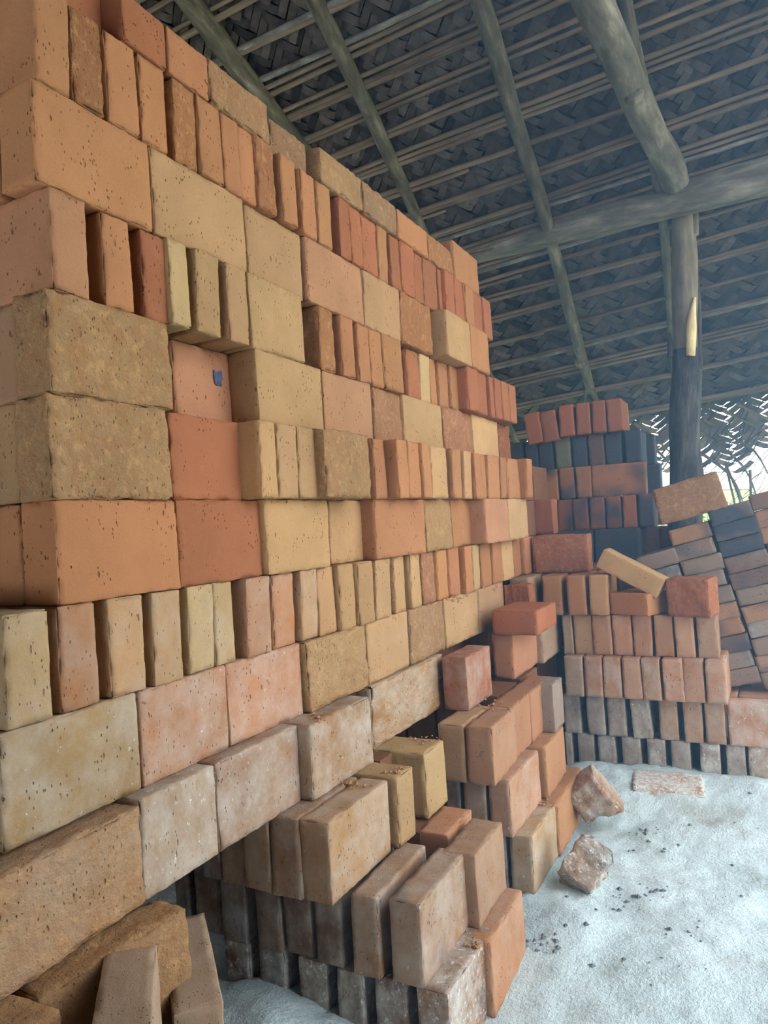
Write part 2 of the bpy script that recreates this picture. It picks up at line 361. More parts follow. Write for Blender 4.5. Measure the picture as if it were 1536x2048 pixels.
# capping bricks laid flat along the top of the tall stack
zc = J(5) + 0.29
for i, (a, c, off, col) in enumerate(((110,236,-.3,'R'),(244,334,0.02,'R'),(335,417,0.02,'O'),(418,540,0.03,'Tr'),(542,612,-.12,'Nr'),(640,725,0.05,'Tr'),(726,794,0.05,'Nr'),(797,856,.05,'O'),(857,906,.05,'Or'))):
    xf = W + off; y0, y1 = y_at(a, xf, zc), y_at(c, xf, zc)
    tall((xf - 0.5 if y1 - y0 > 1.05 else xf - 0.8, (y0 + y1) / 2, zc), (y1 - y0, 0.57, 1.0) if y1 - y0 > 1.05 else (1.6, 0.57, y1 - y0), col,
         '{k} brick lying flat on top of tall stack, %s from near end' % ORD[i], axes='FY' if y1 - y0 > 1.05 else 'FX')
xf = W + .05; y0, y1 = y_at(908, xf, J(5.5)), y_at(957, xf, J(5.5))
tall((xf - .25, (y0 + y1) / 2, J(5.45)), (y1 - y0, .5, .9), 'O', '{k} brick on edge at the far top corner of tall stack')

# bricks seen at the near end of the tall stack, behind the first brick of a course
for b_, dy, xo, col in ((3, 0.02, -.54, 'O'), (1, 0.12, -.60, 'N'), (0, 0.12, -.62, 'L'), (-1, 0.03, -.53, 'O'), (3, 0.06, -1.08, 'R'), (1, 0.2, -1.14, 'N'), (0, 0.16, -1.16, 'L'), (-1, 0.06, -1.06, 'O')):
    a = ROWS[b_][0][1]; zm = J(b_ + .5); y0 = y_at(a, W, zm)
    tall((W + xo - .25, y0 + dy + .8, zm), (1.6, .5, 1.0), col, '{k} brick, %s layer at near end, %s course of tall stack' % ('second' if xo > -1 else 'third', ORD[b_ + 7]))

# swung out brick low at the near end, and the ledge below it
tall((-5.82, 4.29, J(-3.53)), (1.86, .5, .96), 'Tr', 'large dusty {k} brick low at the near end beside the fire mouth', rot=(0, 0, 0.04), ash=0.12)
tall((-5.50, 4.60, J(-4.52)), (1.55, .5, .98), 'Tr', '{k} brick under the large dusty one beside the fire mouth', rot=(0, 0, -0.10))
tall((-5.86, 3.52, J(-4.52)), (1.6, .52, .98), 'Tr', '{k} brick at the lower left frame corner, only its top showing', axes='X', rot=(0, 0, 0.06))

# first pier: bricks on edge in rows, their ends towards the viewer
def pier(b_, yj, spans, cols, name, soots, ash, L=1.55, low=0.0):
    zm = J(b_ + .5)
    for i, ((a, c), col, so) in enumerate(zip(spans, cols, soots)):
        x0, x1 = x_at(a, yj, zm), x_at(c, yj, zm)
        tall(((x0 + x1) / 2, yj + L / 2 + RND.uniform(-.02, .04), zm - low), (L, x1 - x0, 1.0), col,
             '{k} brick, end on, %s from left in the %s' % (ORD[i], name), soot=so, ash=ash, rot=(0, 0, RND.uniform(-.02, .02)))
pier(-5, 7.42, [(398,436),(437,486),(487,541),(541,600),(601,662)], 'DNNNT', 'top corbel course of near pier', (.35,.1,.05,.1,0), .22)
pier(-6, 7.78, [(348,373),(386,438),(441,490),(510,558),(565,620),(627,682),(701,756),(778,843)], 'DDDDDDNN', 'middle course of near pier', (.5,.42,.36,.3,.26,.22,.08,.28), .24)
pier(-7, 7.82, [(453,503),(518,571),(596,653),(675,728),(749,812),(836,902)], 'DDDDDN', 'lowest ashy course of near pier', (.4,.4,.3,.3,.3,.35), .5)
def side(b_, a, c, off, col, label, ash=0.1, soot=0.0, kind='Y'):
    zm = J(b_ + .5); xf = W + off; y0, y1 = y_at(a, xf, zm), y_at(c, xf, zm)
    if kind == 'Y': return tall((xf - .25, (y0 + y1) / 2, zm), (y1 - y0, .5, 1.0), col, label, ash=ash, soot=soot)
    return tall((xf - .8, (y0 + y1) / 2, zm), (1.6, y1 - y0, 1.0), col, label, axes='X', ash=ash, soot=soot)
side(-5, 797, 830, 1.06, 'Y', '{k} brick standing crosswise just behind the corbel corner brick', 0, kind='X')
side(-5, 853, 893, 1.02, 'Y', '{k} brick standing crosswise behind the two front corbel bricks', 0, kind='X')
side(-6, 955, 1010, 2.1, 'N', '{k} outer brick in second rank of near pier, middle course', .1)
side(-6, 900, 948, 1.50, 'P', '{k} inner brick in second rank of near pier, middle course', .0)
side(-7, 985, 1050, 2.33, 'O', '{k} far brick in lowest course of near pier', .15)
# second pier
side(-4, 935, 983, .80, 'R', 'red and buff brick on edge at second pier, white specks on its end', .24)
side(-4, 1028, 1082, .85, 'P', '{k} brick on edge under the flat red brick at second pier', .02)
pier(-5, 11.72, [(877,930),(931,985)], 'TP', 'upper course of second pier', (.1, 0), .06, 1.4)
side(-5, 1030, 1062, 1.48, 'P', '{k} middle brick on side of second pier, upper course', .0)
side(-5, 1063, 1106, 1.50, 'P', '{k} far brick on side of second pier, upper course', .0)
pier(-6, 12.08, [(891,922),(927,972),(979,1024)], 'DNP', 'middle course of second pier', (.4,.25,0), .18, 1.75)
side(-6, 1094, 1131, 1.80, 'P', '{k} far brick on side of second pier, middle course', .0)
pier(-7, 12.2, [(975,1012),(1020,1067)], 'DL', 'lowest course of second pier', (.4,.1), .25, 1.6)
side(-7, 1118, 1167, 2.02, 'O', '{k} far brick on side of second pier, lowest course', .05)
# concave corner with the far stack
side(-4, 1086, 1123, 1.0, 'V', '{k} brick in the corner between tall stack and far stack', .12)
side(-5, 1108, 1127, 1.75, 'B', '{k} low brick in the corner between tall stack and far stack', .1, .2)
side(-3, 1060, 1092, .55, 'V', '{k} brick with bare top in the corner, beside upright red one', .0)
# flat brick resting on the second pier
brick((-4.86, 15.95, J(-3) + .27), (1.6, .54, 1.02), 'R', (0, 0, .0), 0, 0, 'flat red brick lying across the top of the second pier', 'loose bricks', axes='FY')

# -- far stack, faces turned to the viewer: (px left, px right, colour, soot)
FAR = {
 2: (23.1, [(1050,1082,'R',.12),(1083,1115,'R',.08),(1118,1148,'R',.1),(1152,1181,'R',0),(1183,1211,'R',.1),(1212,1243,'R',.08)]),
 1: (23.4, [(1020,1048,'D',.95),(1050,1077,'D',.95),(1078,1107,'D',.9),(1111,1143,'G',.05),(1145,1175,'D',.95),(1177,1209,'D',.5),(1211,1244,'D',.95),(1249,1281,'D',1.0)]),
 0: (23.2, [(1062,1085,'D',.9),(1086,1117,'O',.42),(1118,1148,'O',.55),(1151,1182,'O',.35),(1183,1291,'O',.42)]),
 -1: (23.1, [(1113,1145,'R',.6),(1146,1177,'R',.5),(1178,1209,'R',.45),(1210,1242,'R',.4),(1244,1273,'R',.4),(1275,1305,'R',.6)]),
 -2: (22.95, [(1100,1187,'D',.8),(1189,1281,'D',.85)]),
 -3: (18.25, [(1083,1122,'O',.15),(1134,1173,'O',.0),(1177,1215,'T',.08)]),
 -4: (18.4, [(1124,1145,'V',0),(1146,1184,'T',.0),(1185,1224,'P',.0),(1225,1265,'P',.05),(1267,1306,'P',.05),(1308,1347,'P',0),(1348,1388,'P',0),(1392,1436,'N',.1)]),
 -5: (18.15, [(1129,1167,'V',0),(1168,1205,'P',0),(1206,1243,'P',0),(1244,1283,'P',0),(1284,1322,'P',0),(1323,1366,'P',0),(1367,1411,'P',0),(1412,1455,'P',0)]),
 -6: (18.4, [(1104,1123,'B',.3),(1126,1160,'B',.3),(1173,1210,'B',.25),(1214,1252,'B',.15),(1262,1302,'B',.1),(1316,1355,'N',.05),(1365,1405,'N',0),(1408,1450,'N',0),(1456,1585,'P',0)]),
 -7: (18.45, [(1131,1146,'B',.3),(1154,1188,'B',.3),(1197,1234,'B',.3),(1244,1283,'B',.3),(1294,1332,'B',.25),(1341,1381,'B',.2),(1399,1441,'B',.1),(1452,1493,'B',.1),(1498,1545,'N',.1)]),
}
FASH = {-3: .02, -4: .1, -5: .24, -6: .3, -7: .42}
for b_, (yf, row) in sorted(FAR.items()):
    zm = J(b_ + .5)
    for i, (a, c, col, so) in enumerate(row):
        x0, x1 = x_at(a, yf, zm), x_at(c, yf, zm); wd = x1 - x0
        ash = FASH.get(b_, 0) * RND.uniform(.6, 1.25)
        lab = '{k} brick, %s from left in %s course of the far stack' % (ORD[i], ORD[b_ + 7])
        rx = RND.uniform(-.012, .012); ry = RND.uniform(-.015, .015)
        if b_ == 2 and i < 2: ry = -.09
        if b_ == -6 and i in (4,): ry = -.06
        if wd > .95:
            brick(((x0 + x1) / 2, yf + .25, zm), (wd, .5, 1.0), col, (0, ry * .3, 0), so, ash, lab, 'bricks of the far stack', axes='X')
        else:
            zz = -.12 if b_ == 2 and i < 2 else 0
            brick(((x0 + x1) / 2, yf + .8 + RND.uniform(-.03, .03), zm + zz), (1.6, wd - .01, 1.0), col, (0, ry, RND.uniform(-.03, .03)), so, ash, lab, 'bricks of the far stack', axes='Y')
def loose(center, size, col, label, axes='X', rot=(0, 0, 0), soot=0, ash=0, group='loose bricks'):
    return brick(center, size, col, rot, soot, ash, label, group, axes=axes)
# second rank behind, closing the far stack on the right
for b_, px0, px1, so in ((1, 1283, 1304, .9), (0, 1297, 1316, .9)):
    x0, x1 = x_at(px0, 24.6, J(b_ + .5)), x_at(px1, 24.6, J(b_ + .5))
    brick((x1 - .55, 25.6, J(b_ + .5)), (1.1, .5, 1.0), 'D', (0, 0, 0), so, 0, '{k} brick in rear rank at right edge, %s course of far stack' % ORD[b_ + 7], 'bricks of the far stack', axes='X')
# single bricks standing or lying on the far stack
def facing(px0, px1, yf, z0, z1, col, label, depth=.5, rot=0.0, soot=0, ash=0):
    zm = (z0 + z1) / 2; x0, x1 = x_at(px0, yf, zm), x_at(px1, yf, zm)
    return loose(((x0 + x1) / 2, yf + depth / 2, zm), (x1 - x0, depth, z1 - z0), col, label, rot=(0, 0, rot), soot=soot, ash=ash)
facing(1056, 1106, 20.6, J(-1), J(0), 'R', 'cracked red brick facing the viewer at far end of eye level course', .55)
facing(1066, 1176, 19.15, J(-2), J(-1), 'Rr', 'long red brick with white spots at its foot, facing the viewer', .55, soot=.05, ash=.06)
facing(1009, 1060, 17.1, J(-3), J(-2) - .1, 'Rr', 'short rough red brick standing behind the flat red one', .5)
p = on_y(1261, 1146, 18.3)
loose((p.x, 18.55, p.z), (1.62, .5, .52), 'Y', 'pale yellow brick leaning askew on the far stack', axes='FX', rot=(0, math.radians(29), -.12))
xe = x_at(1255, 18.2, J(-3) + .28)
loose((xe + math.sin(.42) * .8, 18.2 + math.cos(.42) * .8, J(-3) + .28), (1.55, .54, 1.02), 'O', 'flat orange brick lying under the leaning pale yellow one', axes='FY', rot=(0, 0, -.42))
facing(1338, 1428, 18.1, J(-3) - .02, J(-2) - .12, 'Rr', 'rough dark red brick standing at right on the far stack', .8, rot=-.22)

# -- leaning stack of flat bricks at the right
YR, TH = 19.5, math.radians(13.5)
e1 = Vector((math.cos(TH), 0, math.sin(TH))); e2 = Vector((-math.sin(TH), 0, math.cos(TH)))
base = on_y(1460, 1027, YR)
CW, CH = 0.99, 0.405
LEAN_COLS = {0: ([0], 2, 9), 1: ([0], 0, 12), 2: ([0], 0, 12), 3: ([0], 1, 13)}
for ci, (ox, n0, n1) in {-2: (.12, 1.6, 5.6), -1: (.06, .55, 12), 0: (0, 0, 12), 1: (-.03, -.2, 13)}.items():
    k = 0; j = n0
    while j < n1:
        c = base + e1 * (CW * ci) + e2 * (-CH * j) + e1 * RND.uniform(-.03, .03)
        if c.z > J(-5) + .15:
            so = RND.choice((.1, .25, .35, .5, .7, .2))
            ash = RND.choice((0, 0, 0, .25, .1))
            loose((c.x, YR + .8 + RND.uniform(-.05, .05), c.z), (1.6, CH, CW - .02), RND.choice(('D', 'N', 'B', 'N', 'B')),
                  '{k} flat brick, %s down the %s column of leaning stack' % (ORD[k], ORD[ci + 2]), axes='FY', rot=(0, -TH + RND.uniform(-.03, .03), RND.uniform(-.04, .04)),
                  soot=so, ash=ash, group='bricks of the leaning stack')
        k += 1; j += 1
c = base + e1 * (-.99) + e2 * (.62 + .05)
p = on_y(1377, 997, YR - .1)
loose((p.x, YR + .2, p.z), (1.58, .5, .92), 'Nr', 'rough brown brick on edge topping the leaning stack', axes='X', rot=(0, -TH, 0))

# -- loose bricks in the mouth of the fire tunnel
loose((-5.42, 5.58, -4.78), (1.7, .46, 1.0), 'V', 'dusty mauve brick lying loose beside the ash at lower left', axes='Y', rot=(0, 0, .82), ash=.08)
loose((-4.58, 3.98, -4.08), (1.6, .46, 1.0), 'V', 'dusty mauve brick cut by the lower frame edge at left', axes='Y', rot=(0, 0, .75), ash=.08)
loose((-5.42, 5.58, -5.80), (1.7, .5, 1.0), 'N', 'brown brick carrying the loose mauve one beside the ash', axes='Y', rot=(0, 0, .80), ash=.3)
for dz, w in ((-5.1, 'upper'), (-6.1, 'lower')):
    loose((-4.58, 3.98, dz), (1.6, .5, 1.0), 'N', w + ' brown brick propping the mauve one at lower frame edge', axes='Y', rot=(0, 0, .75), ash=.3)
# blue smear on the set-back brick
sp = on_x(436, 757, W - .395); sv = [m(sp + Vector((.012, 0, 0)))]; sv0 = [m(sp + Vector((-.01, 0, 0)))]
for k in range(14):
    a = k / 14 * 6.283; rr = .10 * (1 + .9 * noise.noise(Vector((math.cos(a) * 2, math.sin(a) * 2, 1))))
    q = sp + Vector((0, math.cos(a) * rr * .9, math.sin(a) * rr)); sv.append(m(q + Vector((.004, 0, 0)))); sv0.append(m(q - Vector((.01, 0, 0))))
smear = mesh_obj('paint_smear', sv, [(0, 1 + k, 1 + (k + 1) % 14) for k in range(14)], BLUE)
smear['label'] = 'blue grey smear'
host = [o for o in ALLB if 'second from near end, ninth course' in o['label']][0]
bpy.context.view_layer.update(); smear.parent = host; smear.matrix_parent_inverse = host.matrix_world.inverted()

# inner bricks that only show as darkness behind the joints
def core(name, boxes, label):
    vs_, fs = [], []
    for (x0, x1, y0, y1, z0, z1) in boxes:
        b0 = len(vs_); g = .02
        for x in (x0 + g, x1 - g):
            for y in (y0 + g, y1 - g):
                for z in (z0, z1 - g): vs_.append(m((x, y, z)))
        fs += [(b0, b0 + 1, b0 + 3, b0 + 2), (b0 + 4, b0 + 6, b0 + 7, b0 + 5), (b0, b0 + 4, b0 + 5, b0 + 1), (b0 + 2, b0 + 3, b0 + 7, b0 + 6), (b0, b0 + 2, b0 + 6, b0 + 4), (b0 + 1, b0 + 5, b0 + 7, b0 + 3)]
    o = mesh_obj(name, vs_, fs, BRICK); o.color = (*srgb(120, 84, 62), 1)
    o['rough'] = .2; o['soot'] = 0.0; o['ash'] = 0.0
    return tag(o, label, 'bricks', kind='stuff')
bx = []
for b_ in range(-4, 5):
    for yk in range(9):
        for xk in range(3):
            y0 = 4.75 + yk * 1.62 + (.8 if b_ % 2 else 0) * 0.3; x1 = W - 1.78 - xk * .55
            if b_ == -4: x1 += 1.2
            bx.append((x1 - .53, x1, y0, y0 + 1.6, J(b_), J(b_ + 1)))
for b_ in (-5, -6, -7):
    for xk in range(5):
        for y0, xs in ((9.45, -4.75), (13.9, -4.9), (15.5, -4.9), (2.2, -6.0), (3.6, -6.3)):
            x1 = xs - (.6 if b_ == -5 and y0 > 9 and y0 < 10 else 0) - xk * .7
            bx.append((x1 - .68, x1, y0 + (.25 if y0 == 9.45 else 0), y0 + 1.35, J(b_), J(b_ + 1)))
core('inner_brick_fill', bx, 'inner bricks of tall stack glimpsed as dark gaps between courses')
bx = []
for b_ in range(-7, -2):
    for xk in range(8):
        x0 = -5.4 + xk * .62
        bx.append((x0, x0 + .6, 20.2, 21.7, J(b_), J(b_ + 1)))
for b_, y0, y1 in ((-3, 21.75, 23.3), (-4, 21.75, 23.3), (-2, 23.55, 24.7), (-1, 24.8, 25.6), (-3, 23.35, 24.7)):
    for xk in range(7):
        x0 = -5.4 + xk * .44
        bx.append((x0, x0 + .43, y0, y1, J(b_), J(b_ + 1)))
for b_ in range(-7, 1):
    for xk in range(4):
        for y0 in (19.0, 20.6):
            x1 = -5.0 - xk * .6 - (.75 if b_ > -3 else 0)
            bx.append((x1 - .58, x1, y0, y0 + 1.55, J(b_), J(b_ + 1)))
core('far_brick_fill', bx, 'inner bricks of far stack behind its front rank')
# brick shelf that carries the leaning stack
k = 0
for ix in range(4):
    for iy in range(2):
        brick((-1.25 + ix * 1.02, 20.0 + iy * 1.65, J(-5) - .27), (1.6, .5, 1.0), 'P', (0, 0, 0), 0, .1, '{k} flat shelf brick, place %s, under the leaning stack' % ORD[k], 'shelf bricks', axes='FY'); k += 1

# unseen dark screens, added to block light from the left and behind the viewer
wv = [m((x, y, z)) for x in (-22.3, -22.0) for y in (-42, 27) for z in (-6.9, 19)]
tag(mesh_obj('light_block_left', wv, [(0, 1, 3, 2), (4, 6, 7, 5), (0, 4, 5, 1), (2, 3, 7, 6), (0, 2, 6, 4), (1, 5, 7, 3)], ROOFTOP), 'added dark screen out of view behind the tall stack, blocking light from the left', 'wall', kind='structure')
wv = [m((x, y, z)) for x in (5.5, 5.8) for y in (-42, 3.6) for z in (-6.7, 16)]  # second added screen, out of view, darkens brick ends turned to the viewer
tag(mesh_obj('light_block_right', wv, [(0, 1, 3, 2), (4, 6, 7, 5), (0, 4, 5, 1), (2, 3, 7, 6), (0, 2, 6, 4), (1, 5, 7, 3)], ROOFTOP), 'added dark screen out of view behind the viewer, shaping the side light', 'wall', kind='structure')
# ------------------------------------------------------------------ poles
def tube(name, pts, radii, mat, parent=None, seg=14, wob=0.06, seed=0, cap=True):
    """a crooked pole through pts (course units)"""
    P = [m(p) for p in pts]; vs_, fs = [], []
    sub = []
    for i in range(len(P) - 1):
        nseg = max(2, int((P[i + 1] - P[i]).length / (0.35 * U * max(1.0, radii[i] * 2))))
        nseg = min(nseg, 60)
        for s in range(nseg):
            t = s / nseg; sub.append((P[i].lerp(P[i + 1], t), radii[i] + (radii[i + 1] - radii[i]) * t))
    sub.append((P[-1], radii[-1]))
    o0 = P[0]
    zdir = (P[-1] - P[0]).normalized()
    q = zdir.to_track_quat('Z', 'Y').to_matrix(); qi = q.transposed()
    nr = len(sub)
    for i, (p, r) in enumerate(sub):
        lp = qi @ (p - o0)
        if 0 < i < nr - 1:
            lp = lp + Vector((noise.noise(Vector((lp.z * 3.0, seed, 0))), noise.noise(Vector((lp.z * 3.0, seed, 9))), 0)) * r * U * wob * 4
        for k in range(seg):
            a = 2 * math.pi * k / seg
            rr = r * U * (1 + wob * noise.noise(Vector((math.cos(a) * 1.5, math.sin(a) * 1.5, lp.z * 9 + seed * 5))))
            vs_.append((lp.x + rr * math.cos(a), lp.y + rr * math.sin(a), lp.z))
    for i in range(nr - 1):
        for k in range(seg):
            a = i * seg + k; b = i * seg + (k + 1) % seg; fs.append((a, b, b + seg, a + seg))
    if cap: fs.append(tuple(range(seg))[::-1]); fs.append(tuple(range((nr - 1) * seg, nr * seg)))
    o = mesh_obj(name, vs_, fs, mat, parent, smooth=True)
    o.matrix_world = Matrix.Translation(o0) @ q.to_4x4()
    return o

# roof plane: battens along RB, slope falling along RS
RB = Vector((0.995, 0.047, 0.087)).normalized(); RS = Vector((-0.028, 0.890, -0.456)).normalized()
RN = RB.cross(RS).normalized()
RP = on_y(1093, 470, 22.9)
def roof(px, py, d=0.0):
    r = ray(px, py); p = r * ((RP.dot(RN) - d) / r.dot(RN)); return p
def roof_uv(p): q = p - RP; return q.dot(RB), q.dot(RS)
def rp(u, v, d=0.0): return RP + RB * u + RS * v - RN * d          # d below the roof

def rafter(name, pix, rad, mat, label, seed, below=.35, ext=None, **kw):
    pts = [roof(px, py, below) for px, py in pix]
    if ext: pts = [pts[0] + (pts[0] - pts[1]).normalized() * ext] + pts; rad = [rad[0]] + rad
    return tag(tube(name, pts, rad, mat, seed=seed, **kw), label, 'pole', 'roof poles')
rafter('rafter_pole', [(372, -5), (500, 165), (615, 312), (800, 545)], [.30, .27, .24, .22], BARK_POLE, 'dark thick roof pole running down behind the top of tall stack', 1, ext=9)
rafter('rafter_pole', [(628, -5), (745, 235), (848, 470), (1000, 800)], [.22, .2, .17, .15], BARK_POLE, 'slim mottled roof pole meeting tall stack near its top edge', 2, ext=9)
r3 = rafter('rafter_pole', [(962, -5), (1030, 235), (1080, 400), (1120, 545), (1165, 720), (1180, 775)], [.24, .22, .2, .2, .2, .18], BARK_POLE, 'mottled roof pole forking above the far stack', 3, ext=9)
rafter('rafter_pole', [(1248, -5), (1290, 200), (1325, 420), (1350, 760)], [.17, .16, .14, .12], BARK_POLE, 'thin roof pole passing behind the big log and post', 4, ext=9)
rafter('rafter_pole', [(880, 640), (985, 790), (1045, 905)], [.16, .15, .13], BARK_POLE, 'short roof pole end peeping out beyond the tall stack', 5)
f0, f1 = roof(1176, 772, .35), roof(1192, 800, .35)
fork = tube('fork_branch', [f0, roof(1186, 786, .4), f1, roof(1196, 815, .4)], [.14, .12, .10, .08], BARK_POLE, seed=8); fork.parent = r3; fork.matrix_parent_inverse = r3.matrix_world.inverted()
fk = tube('fork_branch', [f0, roof(1171, 790, .4), roof(1170, 806, .4)], [.10, .06, .05], BARK_POLE, seed=9); fk.parent = r3; fk.matrix_parent_inverse = r3.matrix_world.inverted()
pb = [roof(1160, 716, .35), roof(1163, 727, .35)]
bd = tube('tie_band', pb, [.235, .235], STALK, seed=3); bd.parent = r3; bd.matrix_parent_inverse = r3.matrix_world.inverted()

# tie beam, post, heavy log
bm0, bm1 = on_y(870, 522, 22.6), on_y(1536, 352, 22.6)
bdir = (bm1 - bm0)
tag(tube('tie_beam', [bm0 - bdir * .25, bm0, bm0 + bdir * .5, bm1, bm1 + bdir * .6], [.40, .41, .47, .52, .52], BARK_LOG, seed=11, seg=18), 'grey lichened beam running from tall stack over the post', 'beam')
la, lb = on_y(1350, 372, 22.4), at_depth(1190, 10, 15.0)
la = la + Vector((0, 0, .05))
tag(tube('roof_log', [la + (la - lb) * .03, la, la.lerp(lb, .45), lb, lb + (lb - la) * .5], [.38, .39, .36, .37, .38], BARK_LOG, seed=12, seg=22, wob=.13), 'heavy pale log with a knot, resting on the beam above the post', 'log')
log = bpy.data.objects['roof_log']
kn = min((la.lerp(lb, t / 50) for t in range(51)), key=lambda q: abs(CX + F * cam_of(q).x / cam_of(q).z - 1268))
vdir = kn.normalized()
pk = kn - vdir * .30 + Vector((0, 0, -.06))
knot = tube('knot', [pk + vdir * .16, pk, pk - vdir * .10, pk - vdir * .13], [.24, .22, .17, .08], BARK_LOG, seed=14, seg=14, wob=.3); knot.parent = log; knot.matrix_parent_inverse = log.matrix_world.inverted()

post = empty('post', m((-2.0, 23.2, -6.4)))
tag(post, 'furrowed tree trunk post with peeled upper half beside far stack', 'post')
def under(o, par):
    bpy.context.view_layer.update()
    o.parent = par; o.matrix_parent_inverse = par.matrix_world.inverted(); return o
def pp(px, py): return on_y(px, py, 23.2)
bpy.context.view_layer.update()
low = pp(1371, 1000)
under(tube('bark_trunk', [(low.x - .35, 23.2, -6.6), low, pp(1372, 900), pp(1374, 800), pp(1373, 700)], [.52, .45, .44, .44, .40], BARK_POST, seed=21, seg=22, wob=.14), post)
under(tube('peeled_trunk', [pp(1374, 715), pp(1374, 640), pp(1370, 550), pp(1367, 470), pp(1364, 400)], [.36, .37, .36, .33, .30], PEELED, seed=22, seg=18, wob=.12), post)
a_ = ray(1383, 700) * -.00005
fl = [pp(1383, 716) + Vector((0, -.40, 0)), pp(1388, 660) + Vector((0, -.36, 0)), pp(1391, 600) + Vector((0, -.30, 0))]
under(tube('split_wood_face', fl, [.13, .15, .04], FRESH, seed=23, seg=10, wob=.2), post)
fl = [pp(1398, 740) + Vector((0, -.1, 0)), pp(1399, 640) + Vector((0, -.1, 0)), pp(1397, 550) + Vector((0, -.05, 0))]
under(tube('bark_flap', fl, [.11, .08, .02], BARK_POST, seed=24, seg=10, wob=.2), post)
under(tube('bark_flap', [pp(1343, 715) + Vector((0, -.1, 0)), pp(1341, 690) + Vector((0, -.15, 0)), pp(1340, 668) + Vector((0, -.12, 0))], [.10, .07, .02], BARK_POST, seed=25, seg=10, wob=.2), post)
under(tube('post_fork', [pp(1388, 470), pp(1390, 430), pp(1388, 395)], [.14, .13, .11], PEELED, seed=26, seg=10, wob=.15), post)

# ------------------------------------------------------------------ thatched roof
roof_root = empty('ceiling', m(rp(0, 0)))
tag(roof_root, 'underside of roof of woven palm leaf mats on stick battens', 'roof', kind='structure')
bpy.context.view_layer.update()
def slab(name, u0, u1, v0, v1, d0, d1, mat):
    vs_ = [m(rp(u, v, d)) for d in (d0, d1) for v in (v0, v1) for u in (u0, u1)]
    fs = [(0, 1, 3, 2), (4, 6, 7, 5), (0, 4, 5, 1), (2, 3, 7, 6), (0, 2, 6, 4), (1, 5, 7, 3)]
    return mesh_obj(name, vs_, fs, mat)
U0, U1, V0 = -30.0, 14.0, -26.0
VS = roof_uv(roof(1450, 826))[1]; VE = roof_uv(roof(1450, 850))[1]; VF = roof_uv(roof(1450, 945))[1]
under(slab('thatch_layer', U0, U1, V0, VS, -.75, -.45, ROOFTOP), roof_root)
rg = [rp(U0, V0, -.45), rp(U1, V0, -.45)]; fall = Vector((0, -.89, -.456)) * 46      # unseen rear slope, added to cut light from behind the viewer
rv = [m(q) for q in (rg[0], rg[1], rg[1] + fall, rg[0] + fall)]; rv += [v + Vector((0, 0, .04)) for v in rv]
under(mesh_obj('thatch_layer', rv, [(0, 1, 2, 3), (7, 6, 5, 4), (0, 4, 5, 1), (1, 5, 6, 2), (2, 6, 7, 3), (3, 7, 4, 0)], ROOFTOP), roof_root)
BANDS = []
for y in (-700, -560, -420, -300, -200, -110, -40, 30, 112, 180, 248, 306, 352, 395, 437, 480, 540, 592, 640, 700, 764):
    BANDS.append(roof_uv(roof(1536, y))[1])
def mat_band(v0, v1, c, u0, u1, seed, hole=None, tilt=.26):
    r = random.Random(seed); vs_, fs = [], []
    s2 = c / math.sqrt(2)
    ea = Vector((s2, s2)); eb = Vector((-s2, s2))
    def put(ctr, dirv, perp):
        # a two-cell strip, ends tucked up under its neighbours
        hl, hw = 1.52, .48
        tone = r.uniform(-.02, .02)
        b0 = len(vs_)
        for t, lift in ((-1, .07), (-.55, 0), (.55, 0), (1, .07)):
            for s in (-1, 1):
                w = ctr + dirv * (t * hl) + perp * (s * hw)
                f = (w.y - v0) / (v1 - v0)
                vs_.append(m(rp(w.x, w.y, tilt * f - lift + tone)))
        for q in range(3):
            a = b0 + q * 2; fs.append((a, a + 1, a + 3, a + 2))
    n = int((u1 - u0 + (v1 - v0)) / s2) + 6
    for p in range(-4, n):
        for q in range(-n, n):
            base = Vector((u0, v0)) + ea * p + eb * q
            for start, d, pe in ((0, ea, eb), (5, eb, ea)):
                if (p - q) % 6 == start:
                    ctr = base + d
                    if u0 <= ctr.x <= u1 and v0 - .1 <= ctr.y <= v1 + .05:
                        if hole and r.random() < hole((ctr.x), (ctr.y - v0) / (v1 - v0)): continue
                        put(ctr + Vector((r.uniform(-.02, .02), r.uniform(-.02, .02))), d * r.uniform(.95, 1.05), pe * r.uniform(.95, 1.04))
    o = mesh_obj('woven_palm_mat', vs_, fs, MAT_LEAF)
    o['kind'] = 'stuff'
    return under(o, roof_root)
for i in range(len(BANDS) - 1):
    v0, v1 = BANDS[i], BANDS[i + 1]
    cc = .20 if v1 < 2 else .25
    mat_band(v0, v1 + .12, cc, -20 if v1 < 6 else -14, 8.0, 100 + i)
mat_band(BANDS[-1], VE, .33, -14, 7.0, 140)
def sparse(u, f): return min(.97, max(0, (f - .22) * 1.1 + .35 * noise.noise(Vector((u * .9, f * 3, 2)))))
mat_band(VE - .1, VF, .36, -14, 7.0, 150, hole=sparse, tilt=.1)
